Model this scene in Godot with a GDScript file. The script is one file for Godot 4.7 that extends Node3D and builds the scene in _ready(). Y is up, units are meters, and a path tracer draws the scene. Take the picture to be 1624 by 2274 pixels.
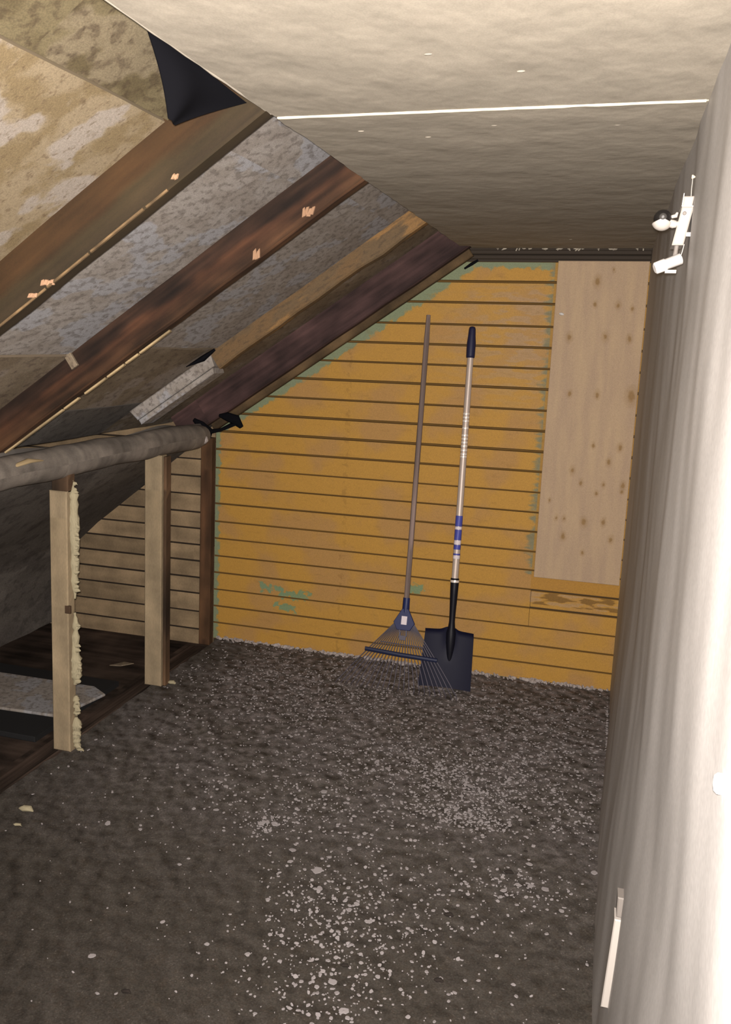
extends Node3D
# An attic corner under a pitched roof, lit by the phone lamp that took the photograph.
# Axes: x to the right (right-hand wall at 0), y up (floor at 0), z towards the viewer (gable wall at 0).

const SLOPE := 0.69
const CEIL := 1.85
const EDGE := -0.748        # left edge of the flat ceiling
const DECK0 := 1.975        # roof deck height above EDGE
var rng := RandomNumberGenerator.new()
var M := {}
var nz := FastNoiseLite.new()

# ---------------------------------------------------------------- helpers
func put(called: String, st: SurfaceTool, m: Material, parent: Node = null) -> MeshInstance3D:
	var o := MeshInstance3D.new()
	o.name = called
	o.mesh = st.commit()
	o.material_override = m
	o.cast_shadow = GeometryInstance3D.SHADOW_CASTING_SETTING_ON
	(parent if parent else self).add_child(o, true)
	return o

func tag(o: Node, label := "", category := "", group := "", kind := "") -> Node:
	if label: o.set_meta("label", label)
	if category: o.set_meta("category", category)
	if group: o.set_meta("group", group)
	if kind: o.set_meta("kind", kind)
	return o

func thing(called: String, label := "", category := "", at := Vector3.ZERO, group := "", kind := "") -> Node3D:
	var o := Node3D.new()
	o.name = called
	add_child(o, true)
	o.position = at
	tag(o, label, category, group, kind)
	return o

func begin() -> SurfaceTool:
	var st := SurfaceTool.new()
	st.begin(Mesh.PRIMITIVE_TRIANGLES)
	st.set_smooth_group(-1)
	return st

func done(st: SurfaceTool) -> SurfaceTool:
	st.generate_normals()
	return st

func tri(st: SurfaceTool, a: Vector3, b: Vector3, c: Vector3, ua := Vector2.ZERO, ub := Vector2.ZERO, uc := Vector2.ZERO) -> void:
	# a, b, c counter-clockwise seen from outside; Godot's front faces run clockwise
	st.set_uv(ua); st.add_vertex(a)
	st.set_uv(uc); st.add_vertex(c)
	st.set_uv(ub); st.add_vertex(b)

# A convex outline (counter-clockwise) pushed from d0 to d1 along the frame's z, with bevelled rims. uv maps the outline plane.
func prism(st: SurfaceTool, f: Transform3D, pts: PackedVector2Array, d0: float, d1: float, bev := 0.002, uvs := Vector2.ONE, uvo := Vector2.ZERO) -> void:
	var n := pts.size()
	var inn := PackedVector2Array()
	for i in n:
		var p := pts[i]
		var e0 := (p - pts[(i + n - 1) % n]).normalized()
		var e1 := (pts[(i + 1) % n] - p).normalized()
		var n0 := Vector2(-e0.y, e0.x)
		var n1 := Vector2(-e1.y, e1.x)
		var k := (n0 + n1)
		inn.append(p + k * (bev / maxf(0.3, 1.0 + n0.dot(n1))))
	var rings := [[inn, d0], [pts, d0 + bev], [pts, d1 - bev], [inn, d1]]
	for r in 3:
		for i in n:
			var j := (i + 1) % n
			var a: Vector2 = rings[r][0][i]; var b: Vector2 = rings[r][0][j]
			var c: Vector2 = rings[r + 1][0][j]; var d: Vector2 = rings[r + 1][0][i]
			var za: float = rings[r][1]; var zc: float = rings[r + 1][1]
			var A := f * Vector3(a.x, a.y, za); var B := f * Vector3(b.x, b.y, za)
			var C := f * Vector3(c.x, c.y, zc); var D := f * Vector3(d.x, d.y, zc)
			# side faces take their second coordinate along the depth so that the grain does not smear
			var ua := a * uvs + uvo; var ub := b * uvs + uvo
			var uc := c * uvs + uvo + Vector2(0, zc - za) * uvs; var ud := d * uvs + uvo + Vector2(0, zc - za) * uvs
			tri(st, A, B, C, ua, ub, uc); tri(st, A, C, D, ua, uc, ud)
	for i in range(1, n - 1):
		tri(st, f * Vector3(inn[0].x, inn[0].y, d1), f * Vector3(inn[i].x, inn[i].y, d1), f * Vector3(inn[i + 1].x, inn[i + 1].y, d1), inn[0] * uvs + uvo, inn[i] * uvs + uvo, inn[i + 1] * uvs + uvo)
		tri(st, f * Vector3(inn[0].x, inn[0].y, d0), f * Vector3(inn[i + 1].x, inn[i + 1].y, d0), f * Vector3(inn[i].x, inn[i].y, d0), inn[0] * uvs + uvo, inn[i + 1] * uvs + uvo, inn[i] * uvs + uvo)

func rect(x0: float, y0: float, x1: float, y1: float) -> PackedVector2Array:
	return PackedVector2Array([Vector2(x0, y0), Vector2(x1, y0), Vector2(x1, y1), Vector2(x0, y1)])

func box(st: SurfaceTool, lo: Vector3, hi: Vector3, bev := 0.002, uvs := Vector2.ONE) -> void:
	prism(st, Transform3D.IDENTITY, rect(lo.x, lo.y, hi.x, hi.y), lo.z, hi.z, bev, uvs)

# A tube through points with a radius at each; squash flattens it across the second side axis.
func tube(st: SurfaceTool, ps: Array, rs: Array, sides := 10, squash := 1.0, up := Vector3(0.13, 0.2, 0.97), rough := 0.0) -> void:
	st.set_smooth_group(1)
	var rows := []
	var far := 0.0
	for i in ps.size():
		var t: Vector3 = (ps[mini(i + 1, ps.size() - 1)] - ps[maxi(i - 1, 0)]).normalized()
		var a := t.cross(up).normalized()
		var b := t.cross(a).normalized()
		if i: far += (ps[i] - ps[i - 1]).length()
		var row := []
		for k in sides + 1:
			var w := TAU * (k % sides) / sides
			var r: float = rs[i]
			var p: Vector3 = ps[i] + a * cos(w) * r + b * sin(w) * r * squash
			if rough > 0.0:
				p += (p - ps[i]).normalized() * nz.get_noise_3d(p.x * 300, p.y * 300, p.z * 100) * rough
			row.append([p, Vector2(float(k) / sides, far)])
		rows.append(row)
	for i in rows.size() - 1:
		for k in sides:
			var A = rows[i][k]; var B = rows[i][k + 1]; var C = rows[i + 1][k + 1]; var D = rows[i + 1][k]
			tri(st, A[0], C[0], B[0], A[1], C[1], B[1]); tri(st, A[0], D[0], C[0], A[1], D[1], C[1])
	st.set_smooth_group(-1)
	for e in [0, rows.size() - 1]:
		for k in sides:
			var A = rows[e][k][0]; var B = rows[e][k + 1][0]
			if e == 0: tri(st, ps[e], A, B)
			else: tri(st, ps[e], B, A)

# A sheet of real thickness: f(u, v) gives the front, back is the offset to the back side.
func sheet(st: SurfaceTool, f: Callable, nu: int, nv: int, back: Vector3, uvs := Vector2.ONE) -> void:
	var P := []
	for i in nu + 1:
		var row := []
		for j in nv + 1:
			row.append(f.call(float(i) / nu, float(j) / nv))
		P.append(row)
	for side in 2:
		st.set_smooth_group(1 + side)
		var off := back * side
		for i in nu:
			for j in nv:
				var a: Vector3 = P[i][j] + off; var b: Vector3 = P[i + 1][j] + off; var c: Vector3 = P[i + 1][j + 1] + off; var d: Vector3 = P[i][j + 1] + off
				var ua := Vector2(float(i) / nu, float(j) / nv) * uvs; var ub := Vector2(float(i + 1) / nu, float(j) / nv) * uvs
				var uc := Vector2(float(i + 1) / nu, float(j + 1) / nv) * uvs; var ud := Vector2(float(i) / nu, float(j + 1) / nv) * uvs
				if side == 0:
					tri(st, a, b, c, ua, ub, uc); tri(st, a, c, d, ua, uc, ud)
				else:
					tri(st, a, c, b, ua, uc, ub); tri(st, a, d, c, ua, ud, uc)
	st.set_smooth_group(-1)
	for i in nu:
		for e in [0, nv]:
			var a: Vector3 = P[i][e]; var b: Vector3 = P[i + 1][e]
			if e == 0: tri(st, a, b + back, b); tri(st, a, a + back, b + back)
			else: tri(st, a, b, b + back); tri(st, a, b + back, a + back)
	for j in nv:
		for e in [0, nu]:
			var a: Vector3 = P[e][j]; var b: Vector3 = P[e][j + 1]
			if e == 0: tri(st, a, b, b + back); tri(st, a, b + back, a + back)
			else: tri(st, a, b + back, b); tri(st, a, a + back, b + back)

# ---------------------------------------------------------------- materials
func col(r: float, g: float, b: float) -> Color:   # sRGB 0-255
	return Color(r / 255.0, g / 255.0, b / 255.0)

func mat(c: Color, rough := 0.8, metal := 0.0, spec := 0.4) -> StandardMaterial3D:
	var m := StandardMaterial3D.new()
	m.albedo_color = c
	m.roughness = rough
	m.metallic = metal
	m.metallic_specular = spec
	return m

func noise_bytes(w: int, h: int, freq: float, seed_: int, octaves := 4, sx := 1.0, sy := 1.0) -> PackedByteArray:
	var n := FastNoiseLite.new()
	n.seed = seed_
	n.noise_type = FastNoiseLite.TYPE_SIMPLEX_SMOOTH
	n.frequency = freq
	n.fractal_octaves = octaves
	var iw := maxi(8, int(w * sx)); var ih := maxi(8, int(h * sy))
	var im := n.get_image(iw, ih, false, false, true)
	im.convert(Image.FORMAT_L8)
	if iw != w or ih != h: im.resize(w, h, Image.INTERPOLATE_CUBIC)
	return im.get_data()

func grain_bytes(w: int, h: int, seed_: int) -> PackedByteArray:
	var r := RandomNumberGenerator.new()
	r.seed = seed_
	var b := PackedByteArray()
	b.resize(w * h)
	for i in w * h:
		b[i] = r.randi() & 255
	return b

func to_tex(w: int, h: int, rgb_: PackedByteArray) -> ImageTexture:
	return ImageTexture.create_from_image(Image.create_from_data(w, h, false, Image.FORMAT_RGB8, rgb_))

func tmat(t: Texture2D, rough := 0.85, spec := 0.3) -> StandardMaterial3D:
	var m := mat(Color.WHITE, rough, 0.0, spec)
	m.albedo_texture = t
	return m

func with_normal(m: StandardMaterial3D, freq: float, strength: float, scale: float, seed_ := 5) -> StandardMaterial3D:
	var n := FastNoiseLite.new()
	n.seed = seed_; n.frequency = freq; n.fractal_octaves = 4
	var t := NoiseTexture2D.new()
	t.width = 256; t.height = 256; t.seamless = true; t.as_normal_map = true; t.bump_strength = strength; t.noise = n
	m.normal_enabled = true; m.normal_texture = t; m.normal_scale = scale
	return m

# wood: grain along the first coordinate; bands is a list of [v, colour] across the second one
func wood_tex(w: int, h: int, bands: Array, seed_: int, contrast := 0.35, blotch := 0.25) -> ImageTexture:
	var a := noise_bytes(w, h, 0.05, seed_, 3, 0.12, 1.0)
	var b := noise_bytes(w, h, 0.012, seed_ + 7, 3)
	var g := grain_bytes(w, h, seed_ + 9)
	var out := PackedByteArray()
	out.resize(w * h * 3)
	for y in h:
		for x in w:
			var i := y * w + x
			var v := float(y) / h + (b[i] / 255.0 - 0.5) * 0.18
			var c: Color = bands[0][1]
			for k in bands.size() - 1:
				if v >= bands[k][0]:
					c = bands[k][1].lerp(bands[k + 1][1], clampf((v - bands[k][0]) / (bands[k + 1][0] - bands[k][0]), 0, 1))
			var s := 1.0 + (a[i] / 255.0 - 0.5) * contrast * 2 + (b[i] / 255.0 - 0.5) * blotch * 2 + (g[i] / 255.0 - 0.5) * 0.1
			out[i * 3] = clampi(int(c.r * 255 * s), 0, 255)
			out[i * 3 + 1] = clampi(int(c.g * 255 * s), 0, 255)
			out[i * 3 + 2] = clampi(int(c.b * 255 * s), 0, 255)
	return to_tex(w, h, out)

# stained, mouldy sheathing
func mould_tex(w: int, h: int, base: Color, stain: Color, dark: Color, pale: Color, seed_: int, dark_at := 0.66, pale_at := 0.62) -> ImageTexture:
	var a := noise_bytes(w, h, 0.010, seed_, 5)
	var b := noise_bytes(w, h, 0.045, seed_ + 3, 4)
	var c := noise_bytes(w, h, 0.0055, seed_ + 5, 5)
	var f := noise_bytes(w, h, 0.13, seed_ + 6, 2, 0.6, 1.0)
	var g := grain_bytes(w, h, seed_ + 8)
	var out := PackedByteArray()
	out.resize(w * h * 3)
	for i in w * h:
		var k := base.lerp(stain, smoothstep(0.35, 0.65, a[i] / 255.0))
		k = k.lerp(pale, 0.85 * smoothstep(pale_at, pale_at + 0.1, c[i] / 255.0))
		k = k.lerp(dark, 0.36 * smoothstep(dark_at, dark_at + 0.3, b[i] / 255.0))
		k = k.lerp(dark, 0.4 * smoothstep(0.66, 0.86, f[i] / 255.0) * smoothstep(0.35, 0.6, b[i] / 255.0))
		var s := 0.9 + 0.2 * g[i] / 255.0
		out[i * 3] = clampi(int(k.r * 255 * s), 0, 255)
		out[i * 3 + 1] = clampi(int(k.g * 255 * s), 0, 255)
		out[i * 3 + 2] = clampi(int(k.b * 255 * s), 0, 255)
	return to_tex(w, h, out)

func dist_seg(p: Vector2, a: Vector2, b: Vector2) -> float:
	return p.distance_to(Geometry2D.get_closest_point_to_segment(p, a, b))

# the painted gable boarding: metres x -1.95..0 and y 0..1.85
const WX0 := -1.95
const WW := 1.95
const WH := 1.9
func gable_tex() -> ImageTexture:
	var w := 1024; var h := 1000
	var a := noise_bytes(w, h, 0.006, 21, 4)
	var b := noise_bytes(w, h, 0.06, 23, 3, 0.25, 1.0)
	var e := noise_bytes(w, h, 0.05, 29, 3)
	var g := grain_bytes(w, h, 31)
	var yellow := col(160, 121, 54); var tan_ := col(152, 116, 66); var green := col(106, 120, 98); var dirt := col(104, 76, 34); var bare := col(150, 122, 88)
	var patches := [[Vector2(-1.62, 0.285), Vector2(-1.52, 0.278), 0.016], [Vector2(-1.52, 0.262), Vector2(-1.39, 0.262), 0.019], [Vector2(-1.54, 0.203), Vector2(-1.45, 0.188), 0.016], [Vector2(-0.89, 0.352), Vector2(-0.862, 0.355), 0.026]]
	var out := PackedByteArray()
	out.resize(w * h * 3)
	for y in h:
		var Y := WH * (1.0 - float(y) / h)
		for x in w:
			var i := y * w + x
			var X := WX0 + WW * float(x) / w
			var na := a[i] / 255.0; var nb := b[i] / 255.0; var ne := e[i] / 255.0
			var k := yellow.lerp(tan_, smoothstep(0.4, 0.75, na))
			# worn paint towards the upper right, beside the panel
			var worn := smoothstep(-1.0, -0.42, X) * smoothstep(1.05, 1.45, Y) * (1.0 - smoothstep(1.66, 1.74, Y))
			k = k.lerp(bare, worn * (0.25 + 0.75 * smoothstep(0.42, 0.6, nb)))
			# primer left along the rake, the top and the corner post
			var rake := (1.775 + 0.672 * (X + 0.745)) - Y
			var edge := minf(rake * 0.83 - 0.008, 0.9)
			if Y > 1.5: edge = minf(edge, (1.80 - Y) - 0.006)
			edge = minf(edge, X + 1.868)
			k = k.lerp(green, 0.9 * (1.0 - smoothstep(0.014, 0.026, edge + (ne - 0.5) * 0.03)))
			if X < -0.36 and X > -0.41 and Y > 0.48:
				k = k.lerp(col(112, 108, 84), smoothstep(-0.40, -0.37, X + (nb - 0.5) * 0.06))
			if Y < 0.5:
				for p in patches:
					var d: float = dist_seg(Vector2(X, Y), p[0], p[1]) + (ne - 0.5) * 0.05
					if d < 0.03: k = k.lerp(col(98, 124, 98), 0.85 * (1.0 - smoothstep(p[2] * 0.6, p[2] * 1.05, d)))
			# rough board under the panel
			if X > -0.37 and Y > 0.35 and Y < 0.41:
				k = k.lerp(bare if nb > 0.5 else dirt, 0.8 * smoothstep(0.52, 0.62, absf(nb - 0.5) + 0.5))
			if X > -0.37 and Y >= 0.405: k = k.lerp(col(150, 110, 45), 0.8)  # browner tone paints the panel's shade onto the board below it
			# nail rows and rubs
			if absf(X + 1.22 + (ne - 0.5) * 0.05) < 0.012: k = k.lerp(dirt, 0.25 * smoothstep(0.5, 0.7, ne))
			k = k.lerp(dirt, 0.14 * smoothstep(0.68, 0.9, nb))
			var s := 0.93 + 0.14 * g[i] / 255.0
			out[i * 3] = clampi(int(k.r * 255 * s), 0, 255)
			out[i * 3 + 1] = clampi(int(k.g * 255 * s), 0, 255)
			out[i * 3 + 2] = clampi(int(k.b * 255 * s), 0, 255)
	return to_tex(w, h, out)

func plywood_tex() -> ImageTexture:
	var w := 256; var h := 950
	var a := noise_bytes(w, h, 0.03, 41, 4, 1.0, 0.12)
	var e := noise_bytes(w, h, 0.05, 43, 3)
	var g := grain_bytes(w, h, 44)
	var kn := [[-0.199, 1.722, 11], [-0.2, 1.633, 6], [-0.111, 1.631, 8], [-0.055, 1.618, 6], [-0.292, 1.499, 9], [-0.15, 1.504, 9], [-0.056, 1.499, 8], [-0.271, 1.267, 7], [-0.162, 1.268, 8], [-0.027, 1.269, 17], [-0.159, 1.059, 6], [-0.053, 1.056, 8], [-0.092, 0.994, 8], [-0.235, 0.949, 8], [-0.196, 0.899, 7], [-0.104, 0.898, 6], [-0.027, 0.899, 8], [-0.285, 0.741, 6], [-0.253, 0.74, 6], [-0.171, 0.732, 10], [-0.092, 0.739, 8], [-0.251, 0.664, 9], [-0.055, 0.667, 8], [-0.318, 0.814, 5], [-0.165, 0.60, 6], [-0.14, 1.77, 5], [-0.13, 0.86, 6], [-0.03, 0.875, 6]]
	var out := PackedByteArray()
	out.resize(w * h * 3)
	for y in h:
		var Y := 0.44 + 1.4 * (1.0 - float(y) / h)
		for x in w:
			var i := y * w + x
			var X := -0.37 + 0.375 * float(x) / w
			var k := col(150, 129, 108).lerp(col(164, 142, 114), a[i] / 255.0)
			for n in kn:
				if absf(n[1] - Y) < 0.05:
					var d := Vector2((n[0] - X), (n[1] - Y) * 0.62).length() + (e[i] / 255.0 - 0.5) * 0.006
					var r: float = n[2] * 0.001
					k = k.lerp(col(122, 94, 58), 0.9 * (1.0 - smoothstep(r * 0.45, r, d)))
					k = k.lerp(col(132, 108, 78), 0.45 * (1.0 - smoothstep(r * 0.6, r * 2.4, d)))
			var s := 0.94 + 0.12 * g[i] / 255.0
			out[i * 3] = clampi(int(k.r * 255 * s), 0, 255)
			out[i * 3 + 1] = clampi(int(k.g * 255 * s), 0, 255)
			out[i * 3 + 2] = clampi(int(k.b * 255 * s), 0, 255)
	return to_tex(w, h, out)

func floor_tex() -> ImageTexture:
	var w := 900; var h := 1200     # 2.25 m by 3 m
	var a := noise_bytes(w, h, 0.008, 51, 5)
	var b := noise_bytes(w, h, 0.05, 53, 4)
	var e := noise_bytes(w, h, 0.22, 57, 2)
	var g := grain_bytes(w, h, 54)
	var out := PackedByteArray()
	out.resize(w * h * 3)
	for y in h:
		var Z := 3.0 * float(y) / h
		for x in w:
			var i := y * w + x
			var X := -2.25 + 2.25 * float(x) / w
			var na := a[i] / 255.0; var nb := b[i] / 255.0; var ne := e[i] / 255.0
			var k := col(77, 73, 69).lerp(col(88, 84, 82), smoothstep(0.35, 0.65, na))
			k = k.lerp(col(57, 53, 48), 0.8 * smoothstep(1.0, 2.3, Z + (na - 0.5) * 0.5))   # near floor painted darker, standing in for weaker lamp light there
			# chalky dust lies thick towards the gable wall and thins out near the viewer
			var dust := clampf(1.15 - Z * 0.55, 0.0, 1.0) * smoothstep(-1.85, -1.5, X)
			k = k.lerp(col(134, 125, 124), dust * 0.8 * smoothstep(0.4, 0.65, nb * 0.6 + ne * 0.4))
			k = k.lerp(col(58, 50, 44), 0.4 * smoothstep(0.5, 0.8, ne))
			k = k.lerp(col(64, 55, 46), 0.22 * smoothstep(0.5, 0.8, 1.0 - nb))
			if g[i] > 251: k = k.lerp(col(150, 138, 132), 0.15 + 0.5 * dust)
			var s := 0.85 + 0.3 * g[i] / 255.0
			out[i * 3] = clampi(int(k.r * 255 * s), 0, 255)
			out[i * 3 + 1] = clampi(int(k.g * 255 * s), 0, 255)
			out[i * 3 + 2] = clampi(int(k.b * 255 * s), 0, 255)
	return to_tex(w, h, out)

func plaster_tex(base: Color, other: Color, seed_: int, along_x: bool) -> ImageTexture:
	var w := 512; var h := 512
	var a := noise_bytes(w, h, 0.014, seed_, 4, 1.0 if not along_x else 0.25, 0.25 if not along_x else 1.0)
	var b := noise_bytes(w, h, 0.01, seed_ + 2, 4)
	var g := grain_bytes(w, h, seed_ + 4)
	var out := PackedByteArray()
	out.resize(w * h * 3)
	for i in w * h:
		var k := base.lerp(other, clampf(0.6 * a[i] / 255.0 + 0.4 * b[i] / 255.0, 0, 1))
		var s := 0.96 + 0.08 * g[i] / 255.0
		out[i * 3] = clampi(int(k.r * 255 * s), 0, 255)
		out[i * 3 + 1] = clampi(int(k.g * 255 * s), 0, 255)
		out[i * 3 + 2] = clampi(int(k.b * 255 * s), 0, 255)
	return to_tex(w, h, out)

func make_materials() -> void:
	M.gable = tmat(gable_tex(), 0.7, 0.35)
	var bare := wood_tex(512, 128, [[0.0, col(120, 103, 80)], [1.0, col(128, 110, 86)]], 61, 0.12, 0.18)
	M.bare = tmat(bare, 0.85)
	M.joint = mat(col(92, 68, 30), 0.9)      # dark brown-yellow of the board joints
	M.joint_soft = mat(col(108, 80, 36), 0.9)
	M.joint_bare = mat(col(52, 42, 32), 0.9)
	M.plywood = tmat(plywood_tex(), 0.75)
	M.ceiling = with_normal(tmat(plaster_tex(col(134, 127, 115), col(148, 140, 127), 71, true), 0.85, 0.25), 0.02, 3.0, 0.25)
	M.wall = tmat(plaster_tex(col(173, 169, 166), col(183, 179, 176), 75, false), 0.6, 0.4)
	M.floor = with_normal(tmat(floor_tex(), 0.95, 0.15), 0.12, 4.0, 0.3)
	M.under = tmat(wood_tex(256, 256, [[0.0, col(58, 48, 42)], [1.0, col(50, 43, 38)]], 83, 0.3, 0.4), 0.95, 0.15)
	M.sheath_a = tmat(mould_tex(512, 512, col(122, 109, 88), col(108, 94, 70), col(70, 56, 42), col(134, 126, 118), 91, 0.66, 0.5), 0.85)
	M.sheath_top = tmat(mould_tex(512, 384, col(92, 83, 62), col(76, 67, 48), col(46, 36, 27), col(106, 96, 78), 95, 0.5, 0.58), 0.85)
	M.sheath_b = tmat(mould_tex(640, 384, col(139, 133, 127), col(130, 123, 116), col(74, 66, 62), col(141, 141, 144), 97, 0.5, 0.55), 0.8)
	M.sheath_low = tmat(mould_tex(384, 256, col(116, 104, 88), col(104, 92, 76), col(62, 52, 46), col(128, 118, 108), 101, 0.58, 0.62), 0.85)
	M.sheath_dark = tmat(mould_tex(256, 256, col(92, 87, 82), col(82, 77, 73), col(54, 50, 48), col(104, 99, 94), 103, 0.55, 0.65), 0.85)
	M.rafter_orange = tmat(wood_tex(512, 96, [[0.0, col(50, 35, 19)], [0.5, col(49, 34, 19)], [0.66, col(44, 36, 23)], [0.9, col(42, 34, 23)], [1.2, col(26, 21, 15)]], 111, 0.10, 0.14), 0.8)
	M.rafter_red = tmat(wood_tex(512, 96, [[0.0, col(44, 31, 23)], [0.4, col(42, 29, 22)], [0.52, col(54, 35, 24)], [0.95, col(52, 36, 24)], [1.2, col(46, 37, 26)]], 113, 0.25, 0.35), 0.8)
	M.rafter_brown = tmat(mould_tex(512, 96, col(92, 76, 56), col(98, 78, 54), col(64, 54, 44), col(126, 96, 60), 115, 0.55, 0.62), 0.8)
	M.rafter_purple = tmat(wood_tex(512, 96, [[0.0, col(66, 49, 47)], [1.0, col(54, 40, 39)]], 117, 0.2, 0.3), 0.8)
	M.rake_board = tmat(wood_tex(512, 64, [[0.0, col(94, 76, 54)], [1.0, col(82, 66, 46)]], 119, 0.2, 0.4), 0.85)
	M.dark_wood = tmat(wood_tex(256, 64, [[0.0, col(70, 54, 40)], [1.0, col(60, 46, 34)]], 121, 0.25, 0.3), 0.85)
	M.red_post = tmat(wood_tex(256, 64, [[0.0, col(86, 62, 42)], [1.0, col(74, 52, 36)]], 123, 0.25, 0.3), 0.85)
	M.post = tmat(wood_tex(256, 128, [[0.0, col(134, 119, 96)], [1.0, col(128, 113, 90)]], 125, 0.08, 0.12), 0.85)
	M.log = tmat(wood_tex(256, 256, [[0.0, col(108, 101, 94)], [1.0, col(100, 93, 86)]], 127, 0.14, 0.2), 0.9)
	M.lath = tmat(wood_tex(256, 32, [[0.0, col(142, 124, 94)], [1.0, col(132, 114, 86)]], 129, 0.15, 0.2), 0.85)
	M.splinter = mat(col(138, 108, 84), 0.8)
	M.felt = mat(col(15, 15, 18), 0.95, 0.0, 0.08)
	M.black = mat(col(30, 30, 31), 0.85, 0.0, 0.3)
	M.trim_dark = mat(col(48, 40, 32), 0.8)
	M.cream = with_normal(mat(col(146, 137, 112), 0.95), 0.1, 5.0, 0.6)
	M.chalk = mat(col(150, 141, 137), 0.9)
	M.flake = mat(col(138, 132, 132), 0.9)
	M.debris = mat(col(34, 28, 24), 0.95)
	M.seam = mat(col(222, 212, 188), 0.8)
	M.gypsum = mat(col(160, 152, 138), 0.9)
	M.blue = mat(col(25, 33, 72), 0.5)
	M.blue_bar = mat(col(24, 30, 54), 0.5)
	M.tine = mat(col(74, 70, 80), 0.5, 0.2)
	M.rake_wood = tmat(wood_tex(256, 32, [[0.0, col(112, 97, 91)], [1.0, col(102, 88, 83)]], 131, 0.15, 0.2), 0.7)
	M.navy = mat(col(14, 15, 34), 0.55, 0.0, 0.3)
	M.socket = mat(col(15, 15, 23), 0.5, 0.0, 0.3)
	M.grip = mat(col(24, 25, 52), 0.55)
	M.silver = mat(col(172, 158, 148), 0.45, 0.25)
	M.silver_ring = mat(col(228, 218, 208), 0.3, 0.4)
	M.label_blue = mat(col(62, 66, 140), 0.5)
	M.label_white = mat(col(196, 186, 190), 0.6)
	M.nail_head = mat(col(132, 125, 113), 0.9)
	M.white = mat(col(150, 144, 138), 0.55)
	M.white_bright = mat(col(184, 180, 176), 0.5)
	M.lens = mat(col(22, 20, 19), 0.3)
	M.lens_ring = mat(col(52, 50, 48), 0.4)
	M.grey_plastic = mat(col(104, 98, 93), 0.6)

# ---------------------------------------------------------------- places
func deck_y(x: float) -> float: return DECK0 + SLOPE * (x - EDGE)
func under_y(x: float) -> float: return CEIL + SLOPE * (x - EDGE)

# frame along the slope: x up the slope, y out of the roof, z towards the viewer
func roof_frame(x: float, y: float, z: float) -> Transform3D:
	var a := Vector3(1, SLOPE, 0).normalized()
	return Transform3D(Basis(a, Vector3(-a.y, a.x, 0), Vector3(0, 0, 1)), Vector3(x, y, z))

func wall_x(y: float, z: float) -> float:
	var b := -0.030 * smoothstep(0.2, 1.35, z) * clampf(1.0 - y / 0.75, 0.0, 1.0)
	b += 0.0005 * nz.get_noise_2d(z * 320.0, y * 45.0) * smoothstep(0.0, 0.4, z)
	b += 0.006 * nz.get_noise_2d(z * 70.0 + 50.0, y * 40.0) * smoothstep(0.0, 0.6, z)
	return b

func _ready() -> void:
	rng.seed = 7
	nz.seed = 3
	nz.frequency = 0.02
	nz.fractal_octaves = 3
	# camera
	var cam := Camera3D.new()
	cam.name = "camera"
	cam.projection = Camera3D.PROJECTION_FRUSTUM
	cam.near = 0.02
	cam.far = 30.0
	var F := 2071.376
	cam.size = cam.near * 2274.0 / F
	cam.frustum_offset = Vector2(cam.near * (812.0 - 691.46) / F, cam.near * (1139.54 - 1137.0) / F)
	cam.keep_aspect = Camera3D.KEEP_HEIGHT
	cam.position = Vector3(-0.1113, 1.4399, 4.0661)
	cam.rotation = Vector3(-0.1806, 0.3034, 0.0340)
	add_child(cam)
	cam.current = true
	# darkness outside; the phone's lamp beside the lens is the only light
	var we := WorldEnvironment.new()
	we.name = "world"
	var env := Environment.new()
	env.background_mode = Environment.BG_COLOR
	env.background_color = Color.BLACK
	env.tonemap_mode = Environment.TONE_MAPPER_LINEAR
	env.tonemap_exposure = 1.0
	env.sdfgi_enabled = true
	env.ssao_enabled = true
	env.ssil_enabled = true
	we.environment = env
	add_child(we)
	var flash := SpotLight3D.new()
	flash.name = "phone_lamp"
	flash.position = Vector3(-0.118, 1.452, 4.064)
	flash.rotation = Vector3(-0.09, 0.16, 0.0)
	flash.light_color = Color(1.0, 0.965, 0.935)
	flash.light_energy = 16.5
	flash.light_size = 0.008
	flash.spot_angle = 60.0
	flash.spot_angle_attenuation = 1.0
	flash.spot_range = 14.0
	flash.spot_attenuation = 2.0
	flash.shadow_enabled = true
	add_child(flash)

	make_materials()
	shell()
	gable()
	ceiling()
	roof()
	left_side()
	panel()
	rake()
	shovel()
	wall_fittings()
	litter()

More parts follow.
